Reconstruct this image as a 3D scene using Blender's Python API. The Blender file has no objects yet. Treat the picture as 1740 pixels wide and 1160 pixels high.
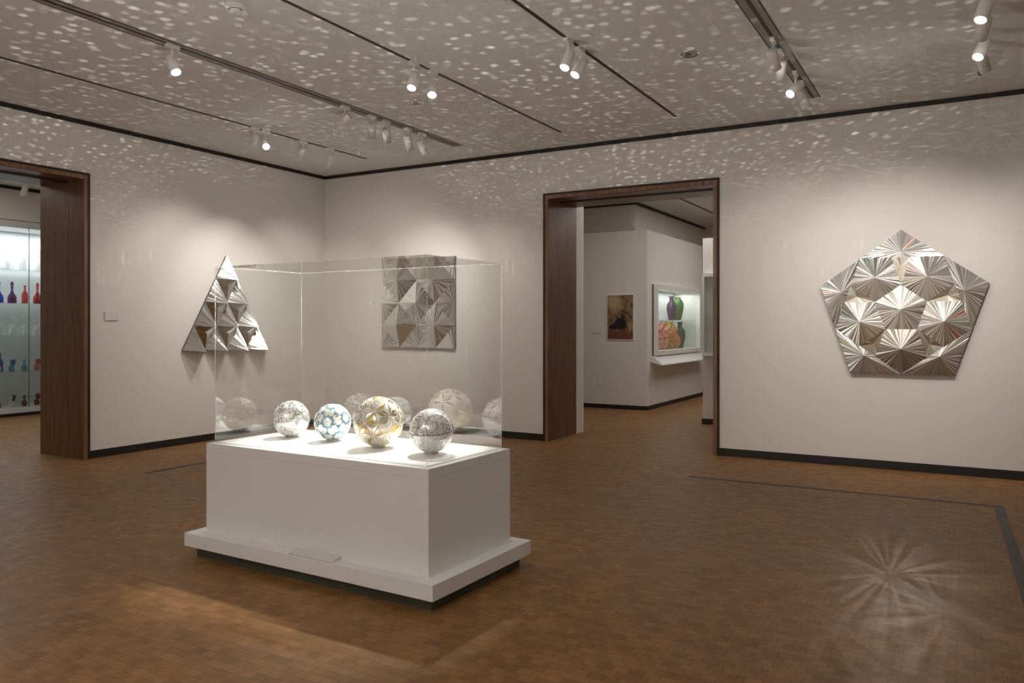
import bpy, bmesh, math, random
from mathutils import Vector, Matrix
random.seed(7)
scn = bpy.context.scene
COL = scn.collection
H = 3.65      # ceiling height
XL = -8.24    # left wall plane
YB = 8.76     # back wall plane
WT = 0.8      # wall thickness

# ------------------------------------------------------------------ materials
def nmat(name):
    m = bpy.data.materials.new(name); m.use_nodes = True
    nt = m.node_tree; nt.nodes.clear()
    out = nt.nodes.new('ShaderNodeOutputMaterial')
    return m, nt, out

def pbr(name, col, rough=0.5, metal=0.0, var=0.06, scale=6.0, spec=0.5):
    m, nt, out = nmat(name)
    b = nt.nodes.new('ShaderNodeBsdfPrincipled')
    tc = nt.nodes.new('ShaderNodeTexCoord')
    n = nt.nodes.new('ShaderNodeTexNoise'); n.inputs['Scale'].default_value = scale; n.inputs['Detail'].default_value = 3
    nt.links.new(tc.outputs['Object'], n.inputs['Vector'])
    mx = nt.nodes.new('ShaderNodeMix'); mx.data_type = 'RGBA'
    mx.inputs[6].default_value = (*[c*(1-var) for c in col], 1)
    mx.inputs[7].default_value = (*[min(1, c*(1+var)) for c in col], 1)
    nt.links.new(n.outputs['Fac'], mx.inputs[0])
    nt.links.new(mx.outputs[2], b.inputs['Base Color'])
    b.inputs['Roughness'].default_value = rough
    b.inputs['Metallic'].default_value = metal
    b.inputs['Specular IOR Level'].default_value = spec
    nt.links.new(b.outputs[0], out.inputs[0])
    return m

def wood(name, c1, c2, rough=0.4):
    m, nt, out = nmat(name)
    b = nt.nodes.new('ShaderNodeBsdfPrincipled')
    tc = nt.nodes.new('ShaderNodeTexCoord')
    mp = nt.nodes.new('ShaderNodeMapping')
    mp.inputs['Scale'].default_value = (22, 22, 1.2)
    n = nt.nodes.new('ShaderNodeTexNoise'); n.inputs['Scale'].default_value = 2.0; n.inputs['Detail'].default_value = 6
    n.inputs['Distortion'].default_value = 0.6
    cr = nt.nodes.new('ShaderNodeValToRGB')
    cr.color_ramp.elements[0].position = 0.3; cr.color_ramp.elements[0].color = (*c1, 1)
    cr.color_ramp.elements[1].position = 0.72; cr.color_ramp.elements[1].color = (*c2, 1)
    nt.links.new(tc.outputs['Object'], mp.inputs[0]); nt.links.new(mp.outputs[0], n.inputs['Vector'])
    nt.links.new(n.outputs['Fac'], cr.inputs[0]); nt.links.new(cr.outputs[0], b.inputs['Base Color'])
    b.inputs['Roughness'].default_value = rough
    nt.links.new(b.outputs[0], out.inputs[0])
    return m

def clear_mat(name, tint=(0.975, 0.985, 0.98), f0=0.07, fmax=0.85):
    m, nt, out = nmat(name)
    tr = nt.nodes.new('ShaderNodeBsdfTransparent'); tr.inputs[0].default_value = (*tint, 1)
    gl = nt.nodes.new('ShaderNodeBsdfGlossy'); gl.inputs['Roughness'].default_value = 0.0
    gl.inputs[0].default_value = (1, 1, 1, 1)
    lw = nt.nodes.new('ShaderNodeLayerWeight'); lw.inputs[0].default_value = 0.5
    pw = nt.nodes.new('ShaderNodeMath'); pw.operation = 'POWER'; pw.inputs[1].default_value = 5
    ml = nt.nodes.new('ShaderNodeMath'); ml.operation = 'MULTIPLY_ADD'; ml.inputs[1].default_value = fmax; ml.inputs[2].default_value = f0
    mx = nt.nodes.new('ShaderNodeMixShader')
    nt.links.new(lw.outputs['Facing'], pw.inputs[0]); nt.links.new(pw.outputs[0], ml.inputs[0])
    nt.links.new(ml.outputs[0], mx.inputs[0]); nt.links.new(tr.outputs[0], mx.inputs[1]); nt.links.new(gl.outputs[0], mx.inputs[2])
    nt.links.new(mx.outputs[0], out.inputs[0])
    return m

def edge_mat(name):
    m, nt, out = nmat(name)
    tr = nt.nodes.new('ShaderNodeBsdfTransparent')
    b = nt.nodes.new('ShaderNodeBsdfPrincipled'); b.inputs['Base Color'].default_value = (0.9, 0.93, 0.92, 1); b.inputs['Roughness'].default_value = 0.1
    mx = nt.nodes.new('ShaderNodeMixShader'); mx.inputs[0].default_value = 0.22
    nt.links.new(tr.outputs[0], mx.inputs[1]); nt.links.new(b.outputs[0], mx.inputs[2]); nt.links.new(mx.outputs[0], out.inputs[0])
    return m

def floor_mat():
    m, nt, out = nmat('woodblock_floor')
    L = nt.links
    b = nt.nodes.new('ShaderNodeBsdfPrincipled')
    tc = nt.nodes.new('ShaderNodeTexCoord')
    br = nt.nodes.new('ShaderNodeTexBrick')
    br.offset = 0.5; br.squash = 1.0
    br.inputs['Scale'].default_value = 1.0
    br.inputs['Brick Width'].default_value = 0.068
    br.inputs['Row Height'].default_value = 0.054
    br.inputs['Mortar Size'].default_value = 0.0010
    br.inputs['Mortar Smooth'].default_value = 0.3
    br.inputs['Bias'].default_value = 0.0
    br.inputs['Color1'].default_value = (0.290, 0.148, 0.057, 1)
    br.inputs['Color2'].default_value = (0.205, 0.102, 0.037, 1)
    br.inputs['Mortar'].default_value = (0.105, 0.051, 0.019, 1)
    L.new(tc.outputs['Object'], br.inputs['Vector'])
    n1 = nt.nodes.new('ShaderNodeTexNoise'); n1.inputs['Scale'].default_value = 0.9; n1.inputs['Detail'].default_value = 4
    L.new(tc.outputs['Object'], n1.inputs['Vector'])
    mr = nt.nodes.new('ShaderNodeMapRange'); mr.inputs[1].default_value = 0.3; mr.inputs[2].default_value = 0.7
    mr.inputs[3].default_value = 0.88; mr.inputs[4].default_value = 1.12
    L.new(n1.outputs['Fac'], mr.inputs[0])
    n2 = nt.nodes.new('ShaderNodeTexNoise'); n2.inputs['Scale'].default_value = 7; n2.inputs['Detail'].default_value = 5
    L.new(tc.outputs['Object'], n2.inputs['Vector'])
    mr2 = nt.nodes.new('ShaderNodeMapRange'); mr2.inputs[1].default_value = 0.25; mr2.inputs[2].default_value = 0.75; mr2.inputs[3].default_value = 0.86; mr2.inputs[4].default_value = 1.14
    L.new(n2.outputs['Fac'], mr2.inputs[0])
    mu = nt.nodes.new('ShaderNodeMath'); mu.operation = 'MULTIPLY'
    L.new(mr.outputs[0], mu.inputs[0]); L.new(mr2.outputs[0], mu.inputs[1])
    vm = nt.nodes.new('ShaderNodeVectorMath'); vm.operation = 'SCALE'
    L.new(br.outputs['Color'], vm.inputs[0]); L.new(mu.outputs[0], vm.inputs['Scale'])
    L.new(vm.outputs[0], b.inputs['Base Color'])
    rr = nt.nodes.new('ShaderNodeMapRange'); rr.inputs[3].default_value = 0.42; rr.inputs[4].default_value = 0.54
    L.new(n1.outputs['Fac'], rr.inputs[0]); L.new(rr.outputs[0], b.inputs['Roughness'])
    b.inputs['Specular IOR Level'].default_value = 0.2
    b.inputs['Specular Tint'].default_value = (1.0, 0.86, 0.66, 1)
    bp = nt.nodes.new('ShaderNodeBump'); bp.inputs['Strength'].default_value = 0.3; bp.inputs['Distance'].default_value = 0.001
    L.new(br.outputs['Fac'], bp.inputs['Height']); bp.invert = True
    L.new(bp.outputs[0], b.inputs['Normal'])
    L.new(b.outputs[0], out.inputs[0])
    return m

M = {}
M['wall'] = pbr('wall_paint', (0.75, 0.72, 0.675), 0.7, var=0.015, scale=1.5, spec=0.2)
M['ceil'] = pbr('ceiling_paint', (0.74, 0.735, 0.725), 0.75, var=0.03, scale=1.2, spec=0.2)
M['floor'] = floor_mat()
M['black'] = pbr('black_trim', (0.012, 0.011, 0.010), 0.5)
M['slotmid'] = pbr('slot_diffuser', (0.30, 0.28, 0.26), 0.6)
M['wood'] = wood('walnut_lining', (0.10, 0.040, 0.018), (0.23, 0.10, 0.046), 0.38)
M['woodedge'] = wood('walnut_edge', (0.14, 0.065, 0.03), (0.32, 0.16, 0.075), 0.4)
M['white'] = pbr('white_lacquer', (0.78, 0.785, 0.78), 0.45, var=0.01)
M['deck'] = pbr('white_deck', (0.90, 0.90, 0.88), 0.5, var=0.01)
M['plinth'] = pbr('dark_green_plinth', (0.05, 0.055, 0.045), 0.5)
M['seam'] = pbr('seam_shadow', (0.45, 0.45, 0.44), 0.6)
M['acrylic'] = clear_mat('clear_acrylic', f0=0.15)
M['glass'] = clear_mat('clear_glass', (0.95, 0.98, 0.97), 0.06, 0.7)
M['shelfglass'] = clear_mat('shelf_glass', (0.90, 0.95, 0.94), 0.15, 0.7)
M['edge'] = edge_mat('acrylic_edge')
M['mir1'] = pbr('mirror_bright', (0.94, 0.95, 0.94), 0.07, 1.0, var=0.02)
M['mir2'] = pbr('mirror_soft', (0.86, 0.87, 0.86), 0.16, 1.0, var=0.03)
M['mir3'] = pbr('mirror_frosted', (0.78, 0.79, 0.78), 0.30, 0.9, var=0.03)
M['mir4'] = pbr('mirror_grey', (0.68, 0.69, 0.67), 0.15, 1.0, var=0.03)
M['mirdark'] = pbr('mirror_dark', (0.46, 0.42, 0.36), 0.16, 1.0, var=0.05)  # brownish tint; on down-facing facets it stands in for floor reflection
M['mirred'] = pbr('mirror_red', (0.75, 0.08, 0.06), 0.2, 0.8)
M['mirgreen'] = pbr('mirror_green', (0.05, 0.3, 0.18), 0.2, 0.8)
M['backing'] = pbr('relief_backing', (0.10, 0.11, 0.10), 0.4)
M['grout'] = pbr('plaster_line', (0.84, 0.84, 0.81), 0.6)
M['teal'] = pbr('teal_glass', (0.07, 0.28, 0.40), 0.12, 0.3)
M['gold'] = pbr('gold_glass', (0.62, 0.46, 0.15), 0.22, 0.6)
M['navy'] = pbr('navy_line', (0.02, 0.04, 0.08), 0.3)
M['fixture'] = pbr('white_fixture', (0.80, 0.79, 0.77), 0.45)
M['fixin'] = pbr('fixture_inner', (0.10, 0.10, 0.10), 0.4)
M['metal'] = pbr('brushed_metal', (0.5, 0.5, 0.5), 0.35, 1.0)
M['refl'] = pbr('downlight_reflector', (0.75, 0.75, 0.72), 0.25, 0.9)

def emis(name, col, s):
    m, nt, out = nmat(name)
    e = nt.nodes.new('ShaderNodeEmission'); e.inputs[0].default_value = (*col, 1); e.inputs[1].default_value = s
    nt.links.new(e.outputs[0], out.inputs[0]); return m
M['lens'] = emis('lamp_lens', (1, 0.96, 0.9), 40)

def label_mat(axis='Z'):
    m, nt, out = nmat('printed_label')
    b = nt.nodes.new('ShaderNodeBsdfPrincipled'); tc = nt.nodes.new('ShaderNodeTexCoord')
    sp = nt.nodes.new('ShaderNodeSeparateXYZ'); nt.links.new(tc.outputs['Generated'], sp.inputs[0])
    w = nt.nodes.new('ShaderNodeMath'); w.operation = 'MULTIPLY'; w.inputs[1].default_value = 12
    nt.links.new(sp.outputs[axis], w.inputs[0])
    f = nt.nodes.new('ShaderNodeMath'); f.operation = 'FRACT'; nt.links.new(w.outputs[0], f.inputs[0])
    g = nt.nodes.new('ShaderNodeMath'); g.operation = 'LESS_THAN'; g.inputs[1].default_value = 0.4; nt.links.new(f.outputs[0], g.inputs[0])
    n = nt.nodes.new('ShaderNodeTexNoise'); n.inputs['Scale'].default_value = 30; nt.links.new(tc.outputs['Generated'], n.inputs['Vector'])
    g2 = nt.nodes.new('ShaderNodeMath'); g2.operation = 'MULTIPLY'; nt.links.new(g.outputs[0], g2.inputs[0]); nt.links.new(n.outputs['Fac'], g2.inputs[1])
    mx = nt.nodes.new('ShaderNodeMix'); mx.data_type = 'RGBA'; mx.inputs[6].default_value = (0.8, 0.8, 0.78, 1); mx.inputs[7].default_value = (0.25, 0.25, 0.24, 1)
    nt.links.new(g2.outputs[0], mx.inputs[0]); nt.links.new(mx.outputs[2], b.inputs['Base Color']); b.inputs['Roughness'].default_value = 0.5
    nt.links.new(b.outputs[0], out.inputs[0]); return m
M['label'] = label_mat('Z')
M['label2'] = label_mat('Y')

# ------------------------------------------------------------------ helpers
def obj_from(name, verts, faces, mats, midx=None, parent=None, loc=(0, 0, 0)):
    me = bpy.data.meshes.new(name)
    me.from_pydata([tuple(v) for v in verts], [], faces)
    for m in mats: me.materials.append(m)
    if midx:
        for p, i in zip(me.polygons, midx): p.material_index = i
    me.update()
    o = bpy.data.objects.new(name, me); COL.objects.link(o); o.location = loc
    if parent: o.parent = parent
    return o

CF = [(0, 3, 2, 1), (4, 5, 6, 7), (0, 1, 5, 4), (1, 2, 6, 5), (2, 3, 7, 6), (3, 0, 4, 7)]
def boxes(name, blist, mats, parent=None, bevel=0.0, loc=(0, 0, 0)):
    """blist: (x0,y0,z0,x1,y1,z1[,matindex])"""
    V, F, I = [], [], []
    for bx in blist:
        x0, y0, z0, x1, y1, z1 = bx[:6]; k = bx[6] if len(bx) > 6 else 0
        o = len(V)
        V += [(x0, y0, z0), (x1, y0, z0), (x1, y1, z0), (x0, y1, z0), (x0, y0, z1), (x1, y0, z1), (x1, y1, z1), (x0, y1, z1)]
        for f in CF: F.append(tuple(o+i for i in f)); I.append(k)
    ob = obj_from(name, V, F, mats, I, parent, loc)
    if bevel > 0:
        md = ob.modifiers.new('bevel', 'BEVEL'); md.width = bevel; md.segments = 2; md.limit_method = 'ANGLE'
    return ob

def lathe_data(name, prof, mats, seg=24, midx=None):
    V, F, I = [], [], []
    for (r, z) in prof:
        for k in range(seg):
            a = 2*math.pi*k/seg; V.append((r*math.cos(a), r*math.sin(a), z))
    for i in range(len(prof)-1):
        for k in range(seg):
            k2 = (k+1) % seg
            F.append((i*seg+k, i*seg+k2, (i+1)*seg+k2, (i+1)*seg+k)); I.append(midx[i] if midx else 0)
    me = bpy.data.meshes.new(name); me.from_pydata(V, [], F)
    for m in mats: me.materials.append(m)
    for p, i in zip(me.polygons, I): p.material_index = i; p.use_smooth = True
    me.update(); return me

def place(name, me, loc, parent=None, rot=None):
    o = bpy.data.objects.new(name, me); COL.objects.link(o); o.location = loc
    if parent: o.parent = parent
    if rot is not None: o.rotation_euler = rot
    return o

def empty(name, loc, label=None, cat=None, group=None, rot=None):
    o = bpy.data.objects.new(name, None); COL.objects.link(o); o.location = loc; o.empty_display_size = 0.1
    if rot: o.rotation_euler = rot
    if label: tag(o, label, cat, group)
    return o

def tag(o, label, cat, group=None):
    o['label'] = label; o['category'] = cat
    if group: o['group'] = group
    return o

def struct(o, label=None, cat=None):
    o['kind'] = 'structure'
    if label: o['label'] = label
    if cat: o['category'] = cat
    return o

# ------------------------------------------------------------------ room shell
XR, YF = 3.4, -3.6
struct(boxes('floor', [(-14.2, -4.4, -0.1, 4.2, 18.6, 0)], [M['floor']]), 'brown end-grain wood block gallery floor', 'floor')
struct(boxes('ceiling', [(-14.2, -4.4, H, 4.2, 18.6, H+0.15)], [M['ceil']]), 'grey-white painted plaster gallery ceiling', 'ceiling')

DH = 3.02   # clear opening height
DX0, DX1 = -4.505, -2.44
struct(boxes('wall_back', [(XL-WT, YB, 0, DX0-0.03, YB+WT, H), (DX1+0.03, YB, 0, XR+WT, YB+WT, H), (DX0-0.03, YB, DH+0.03, DX1+0.03, YB+WT, H),
                           (XL-WT, YB+WT, 0, DX0, YB+WT+0.23, H)], [M['wall']]), 'warm white painted gallery wall with a tall doorway', 'wall')
DY0, DY1 = 2.86, 5.055
struct(boxes('wall_left', [(XL-WT, YF-WT, 0, XL, DY0-0.03, H), (XL-WT, DY1+0.03, 0, XL, YB, H), (XL-WT, DY0-0.03, DH+0.03, XL, DY1+0.03, H)], [M['wall']]),
       'warm white painted gallery wall with a tall doorway', 'wall')
struct(boxes('wall_right', [(XR, YF-WT, 0, XR+WT, YB, H)], [M['wall']]), 'warm white painted gallery wall', 'wall')
struct(boxes('wall_front', [(XL, YF-WT, 0, XR, YF, H)], [M['wall']]), 'warm white painted gallery wall', 'wall')

def door_lining_back():
    x0, x1, y0, y1 = DX0, DX1, YB-0.02, YB+WT
    B = []
    def jamb(xa, xb):
        n = 3; w = (y1-y0)/n
        for i in range(n): B.append((xa, y0+i*w+(0.0015 if i else 0), 0, xb, y0+(i+1)*w-0.0015, DH, 0))
    jamb(x0-0.028, x0); jamb(x1, x1+0.028)
    B.append((x0-0.028, y0, DH, x1+0.028, y1, DH+0.028, 0))
    B.append((x0, y0+0.30, DH-0.012, x1, y0+0.37, DH, 2))
    t = 0.045
    B += [(x0-t, YB-0.025, 0, x0-0.001, YB-0.001, DH+t, 1), (x1+0.001, YB-0.025, 0, x1+t, YB-0.001, DH+t, 1), (x0-0.001, YB-0.025, DH, x1+0.001, YB-0.001, DH+t, 1)]
    t2 = 0.068
    B += [(x0-t2, YB-0.03, 0, x0-t, YB-0.001, DH+t2, 2), (x1+t, YB-0.03, 0, x1+t2, YB-0.001, DH+t2, 2), (x0-t, YB-0.03, DH+t, x1+t, YB-0.001, DH+t2, 2)]
    B += [(x0-0.03, y0+0.005, 0, x0-0.026, y1, DH, 2), (x1+0.026, y0+0.005, 0, x1+0.03, y1, DH, 2)]
    return boxes('door_2', B, [M['wood'], M['woodedge'], M['black']])
struct(door_lining_back(), 'dark walnut lined doorway with black edging', 'doorway')
def door_lining_left():
    y0, y1, x0, x1 = DY0, DY1, XL-WT, XL+0.02
    B = []
    def jamb(ya, yb):
        n = 3; w = (x1-x0)/n
        for i in range(n): B.append((x0+i*w+0.0015, ya, 0, x0+(i+1)*w-(0.0015 if i < n-1 else 0), yb, DH, 0))
    jamb(y0-0.028, y0); jamb(y1, y1+0.028)
    B.append((x0, y0-0.028, DH, x1, y1+0.028, DH+0.028, 0))
    B.append((x1-0.37, y0, DH-0.012, x1-0.30, y1, DH, 2))
    t = 0.045
    B += [(XL+0.001, y0-t, 0, XL+0.025, y0-0.001, DH+t, 1), (XL+0.001, y1+0.001, 0, XL+0.025, y1+t, DH+t, 1), (XL+0.001, y0-0.001, DH, XL+0.025, y1+0.001, DH+t, 1)]
    t2 = 0.068
    B += [(XL+0.001, y0-t2, 0, XL+0.03, y0-t, DH+t2, 2), (XL+0.001, y1+t, 0, XL+0.03, y1+t2, DH+t2, 2), (XL+0.001, y0-t, DH+t, XL+0.03, y1+t, DH+t2, 2)]
    B += [(x0, y0-0.03, 0, x1-0.005, y0-0.026, DH, 2), (x0, y1+0.026, 0, x1-0.005, y1+0.03, DH, 2)]
    return boxes('door_1', B, [M['wood'], M['woodedge'], M['black']])
struct(door_lining_left(), 'dark walnut lined doorway with black edging', 'doorway')

bh = 0.085
struct(boxes('baseboard_back', [(XL, YB-0.015, 0, DX0-0.069, YB, bh), (DX1+0.069, YB-0.015, 0, XR, YB, bh)], [M['black']]), 'black baseboard', 'baseboard')
struct(boxes('baseboard_left', [(XL, YF, 0, XL+0.015, DY0-0.069, bh), (XL, DY1+0.069, 0, XL+0.015, YB-0.015, bh)], [M['black']]), 'black baseboard', 'baseboard')
struct(boxes('trim_1', [(XL, YB-0.02, H-0.045, XR, YB, H), (XL, YF, H-0.045, XL+0.02, YB-0.02, H)], [M['black']]), 'black reveal strip between wall and ceiling', 'trim')

# ceiling slots
k = 2
for x, wide in ((-6.87, 0), (-5.40, 1), (-4.0, 0), (-2.65, 0), (-1.28, 1), (0.11, 0)):
    y0, y1 = -2.5, 8.07
    if wide:
        bl = [(x-0.075, y0, H-0.004, x-0.065, y1, H, 0), (x-0.065, y0, H-0.003, x-0.012, y1, H, 1), (x-0.012, y0, H-0.006, x+0.014, y1, H, 0),
              (x+0.014, y0, H-0.003, x+0.060, y1, H, 1), (x+0.060, y0, H-0.004, x+0.070, y1, H, 0)]
    else:
        bl = [(x-0.013, y0, H-0.006, x+0.013, y1, H, 0)]
    struct(boxes('trim_%d' % k, bl, [M['black'], M['slotmid']]), 'recessed lighting track slot in the ceiling', 'track slot'); k += 1
struct(boxes('trim_%d' % k, [(-4.32, 10.2, H-0.006, -4.28, 16.5, H)], [M['black']]), 'recessed lighting track slot in the ceiling', 'track slot'); k += 1

# floor marking inlays
fl = [(-2.3, 7.37), (0.20, 7.37), (0.33, 2.0), (0.40, 2.0), (0.265, 7.43), (-2.3, 7.43)]
o = obj_from('trim_%d' % k, [(x, y, 0.0) for x, y in fl]+[(x, y, 0.002) for x, y in fl],
             [(0, 1, 7, 6), (1, 2, 8, 7), (2, 3, 9, 8), (3, 4, 10, 9), (4, 5, 11, 10), (5, 0, 6, 11), (6, 7, 10, 11), (7, 8, 9, 10)], [M['black']])
struct(o, 'dark line inlaid in the wooden floor', 'floor line'); k += 1
struct(boxes('trim_%d' % k, [(-6.99, 4.9, 0, -6.93, 7.37, 0.002)], [M['black']]), 'dark line inlaid in the wooden floor', 'floor line'); k += 1

# ------------------------------------------------------------------ back room
PX, PY = -4.69, 12.76
cy0, cy1, cz0, cz1 = 13.08, 15.60, 0.97, 2.11
struct(boxes('wall_partition', [(-9.04, PY, 0, PX, cy0, 3.07), (PX-0.5, cy0, 0, PX, cy1, cz0), (PX-0.5, cy0, cz1, PX, cy1, 3.07), (PX-0.5, cy1, 0, PX, 16.0, 3.07),
       (-9.04, cy0, 0, PX-0.5, 16.0, 3.07), (-9.04, 13.3, 3.07, -5.11, 17.6, H)], [M['wall']]), 'white partition wall block with a set-back upper wall', 'wall')
struct(boxes('baseboard_partition', [(-9.04, PY-0.012, 0, PX+0.012, PY, 0.07), (PX, PY, 0, PX+0.012, 16.0, 0.07)], [M['black']]), 'black baseboard', 'baseboard')
struct(boxes('trim_%d' % k, [(-9.04, 13.28, H-0.05, -5.09, 13.3, H), (-5.11, 13.3, H-0.05, -5.09, 17.6, H)], [M['black']]), 'black reveal strip under ceiling', 'trim'); k += 1
struct(boxes('wall_annex_back', [(-9.04, 17.6, 0, 2.0, 17.8, H), (1.8, YB+WT, 0, 2.0, 17.6, H), (-9.24, YB+WT+0.23, 0, -9.04, 17.8, H)], [M['wall']]), 'white painted wall of the next gallery', 'wall')
struct(boxes('wall_annex_side', [(-3.34, 11.42, 0, -1.2, 11.62, 2.72)], [M['wall']]), 'low white partition wall', 'wall')
struct(boxes('baseboard_annex', [(-3.352, 11.408, 0, -1.2, 11.42, 0.08)], [M['black']]), 'black baseboard', 'baseboard')

vit = empty('display_vitrine', (PX, (cy0+cy1)/2, cz0), 'white framed lit glass display window recessed in a wall', 'display case')
vo = (PX, (cy0+cy1)/2, cz0)
def vbox(name, bl, mats, bevel=0.0):
    out = []
    for b in bl:
        out.append((b[0]-vo[0], b[1]-vo[1], b[2]-vo[2], b[3]-vo[0], b[4]-vo[1], b[5]-vo[2]) + tuple(b[6:]))
    return boxes(name, out, mats, vit, bevel)
M['vitback'] = pbr('vitrine_interior', (0.66, 0.68, 0.67), 0.6, var=0.01)
vbox('back_panel', [(PX-0.48, cy0+0.02, cz0+0.02, PX-0.46, cy1-0.02, cz1-0.02)], [M['vitback']])
vbox('deck', [(PX-0.48, cy0+0.02, cz0, PX, cy1-0.02, cz0+0.02)], [M['vitback']])
f = 0.05
vbox('frame', [(PX, cy0-f, cz0-f, PX+0.08, cy0+f*0.6, cz1+f, 0), (PX, cy1-f*0.6, cz0-f, PX+0.08, cy1+f, cz1+f, 0),
               (PX, cy0+f*0.6, cz0-f, PX+0.08, cy1-f*0.6, cz0+f*0.6, 0), (PX, cy0+f*0.6, cz1-f*0.6, PX+0.08, cy1-f*0.6, cz1+f, 0),
               (PX, cy0-f-0.005, cz0-f, PX+0.02, cy0-f, cz1+f, 1)], [M['white'], M['black']], 0)  # black strip painted in for the shaded side of the frame
vbox('glass_pane', [(PX+0.05, cy0+f*0.6, cz0+f*0.6, PX+0.056, cy1-f*0.6, cz1-f*0.6)], [M['glass']])
vbox('glass_shelf', [(PX-0.45, cy0+0.04, 1.53, PX-0.05, cy1-0.04, 1.542)], [M['shelfglass']])
lr = obj_from('label_rail', [(v[0]+PX, v[1]+14.36, v[2]+cz0-0.06) for v in
              [(0.0, -1.42, -0.0), (0.05, -1.42, -0.0), (0.20, -1.42, -0.14), (0.20, -1.42, -0.155), (0.0, -1.42, -0.10),
               (0.0, 1.42, -0.0), (0.05, 1.42, -0.0), (0.20, 1.42, -0.14), (0.20, 1.42, -0.155), (0.0, 1.42, -0.10)]],
              [(0, 4, 3, 2, 1), (5, 6, 7, 8, 9), (0, 1, 6, 5), (1, 2, 7, 6), (2, 3, 8, 7), (3, 4, 9, 8), (4, 0, 5, 9)], [M['white']])
tag(lr, 'white sloping label shelf below the lit display window', 'label shelf')

def mosaic_mat(name, cols, scale=14):
    m, nt, out = nmat(name)
    b = nt.nodes.new('ShaderNodeBsdfPrincipled'); tc = nt.nodes.new('ShaderNodeTexCoord')
    n = nt.nodes.new('ShaderNodeTexNoise'); n.inputs['Scale'].default_value = scale; n.inputs['Detail'].default_value = 1; n.inputs['Distortion'].default_value = 1.5
    cr = nt.nodes.new('ShaderNodeValToRGB'); cr.color_ramp.interpolation = 'CONSTANT'
    while len(cr.color_ramp.elements) < len(cols): cr.color_ramp.elements.new(0.5)
    for i, c in enumerate(cols):
        cr.color_ramp.elements[i].position = 0.0 if i == 0 else 0.36+0.26*i/len(cols); cr.color_ramp.elements[i].color = (*c, 1)
    nt.links.new(tc.outputs['Object'], n.inputs['Vector']); nt.links.new(n.outputs['Fac'], cr.inputs[0]); nt.links.new(cr.outputs[0], b.inputs['Base Color'])
    b.inputs['Roughness'].default_value = 0.2; b.inputs['Specular IOR Level'].default_value = 0.3
    nt.links.new(b.outputs[0], out.inputs[0]); return m
tall = [(0.001, 0), (0.07, 0), (0.085, 0.06), (0.12, 0.22), (0.13, 0.34), (0.10, 0.42), (0.06, 0.46), (0.075, 0.49), (0.065, 0.488), (0.05, 0.46)]
slim = [(0.001, 0), (0.055, 0), (0.075, 0.10), (0.095, 0.22), (0.085, 0.30), (0.04, 0.36), (0.035, 0.42), (0.06, 0.45), (0.05, 0.448), (0.03, 0.42)]
gourd = [(0.001, 0), (0.06, 0), (0.11, 0.10), (0.12, 0.18), (0.07, 0.27), (0.05, 0.33), (0.085, 0.38), (0.075, 0.378), (0.04, 0.33)]
MV = {'rw': mosaic_mat('vase_red_white', [(0.75, 0.55, 0.38), (0.65, 0.025, 0.012), (0.60, 0.03, 0.015), (0.70, 0.50, 0.32)], 9),
      'mu': mosaic_mat('vase_multi', [(0.05, 0.18, 0.06), (0.75, 0.22, 0.01), (0.70, 0.42, 0.02), (0.55, 0.03, 0.01)], 10),
      'dg': mosaic_mat('vase_darkgreen', [(0.015, 0.05, 0.03), (0.025, 0.08, 0.04), (0.012, 0.03, 0.03)]),
      'am': mosaic_mat('vase_amber', [(0.65, 0.20, 0.015), (0.5, 0.05, 0.015), (0.7, 0.38, 0.05)]),
      'pu': mosaic_mat('vase_purple', [(0.035, 0.012, 0.04), (0.08, 0.025, 0.07)]),
      'gr': mosaic_mat('vase_green', [(0.03, 0.14, 0.025), (0.10, 0.20, 0.03), (0.02, 0.09, 0.03)])}
for pr, mk, y, z, lab, s in [
 (slim, 'am', 13.62, cz0+0.02, 'amber patterned glass vase on the case floor', 1.05),
 (tall, 'rw', 13.92, cz0+0.02, 'red and cream patterned cased glass vase', 1.08),
 (tall, 'rw', 14.22, cz0+0.02, 'red and cream patterned cased glass vase', 0.98),
 (tall, 'mu', 14.56, cz0+0.02, 'orange, green and yellow patterned glass vase', 1.08),
 (gourd, 'am', 14.88, cz0+0.02, 'amber patterned gourd-shaped glass vase', 1.05),
 (slim, 'dg', 15.22, cz0+0.02, 'dark green glass vase with flared rim', 1.16),
 (slim, 'pu', 14.70, 1.542, 'purple glass vase with a flared rim', 1.02),
 (tall, 'gr', 15.08, 1.542, 'green patterned glass vase on the shelf', 0.92)]:
    o = place('glass_vase', lathe_data('glass_vase', [(r*s, h*s) for r, h in pr], [MV[mk]], 20), (PX-0.22, y, z)); tag(o, lab, 'vase', 'art glass vases in the wall vitrine')

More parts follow.
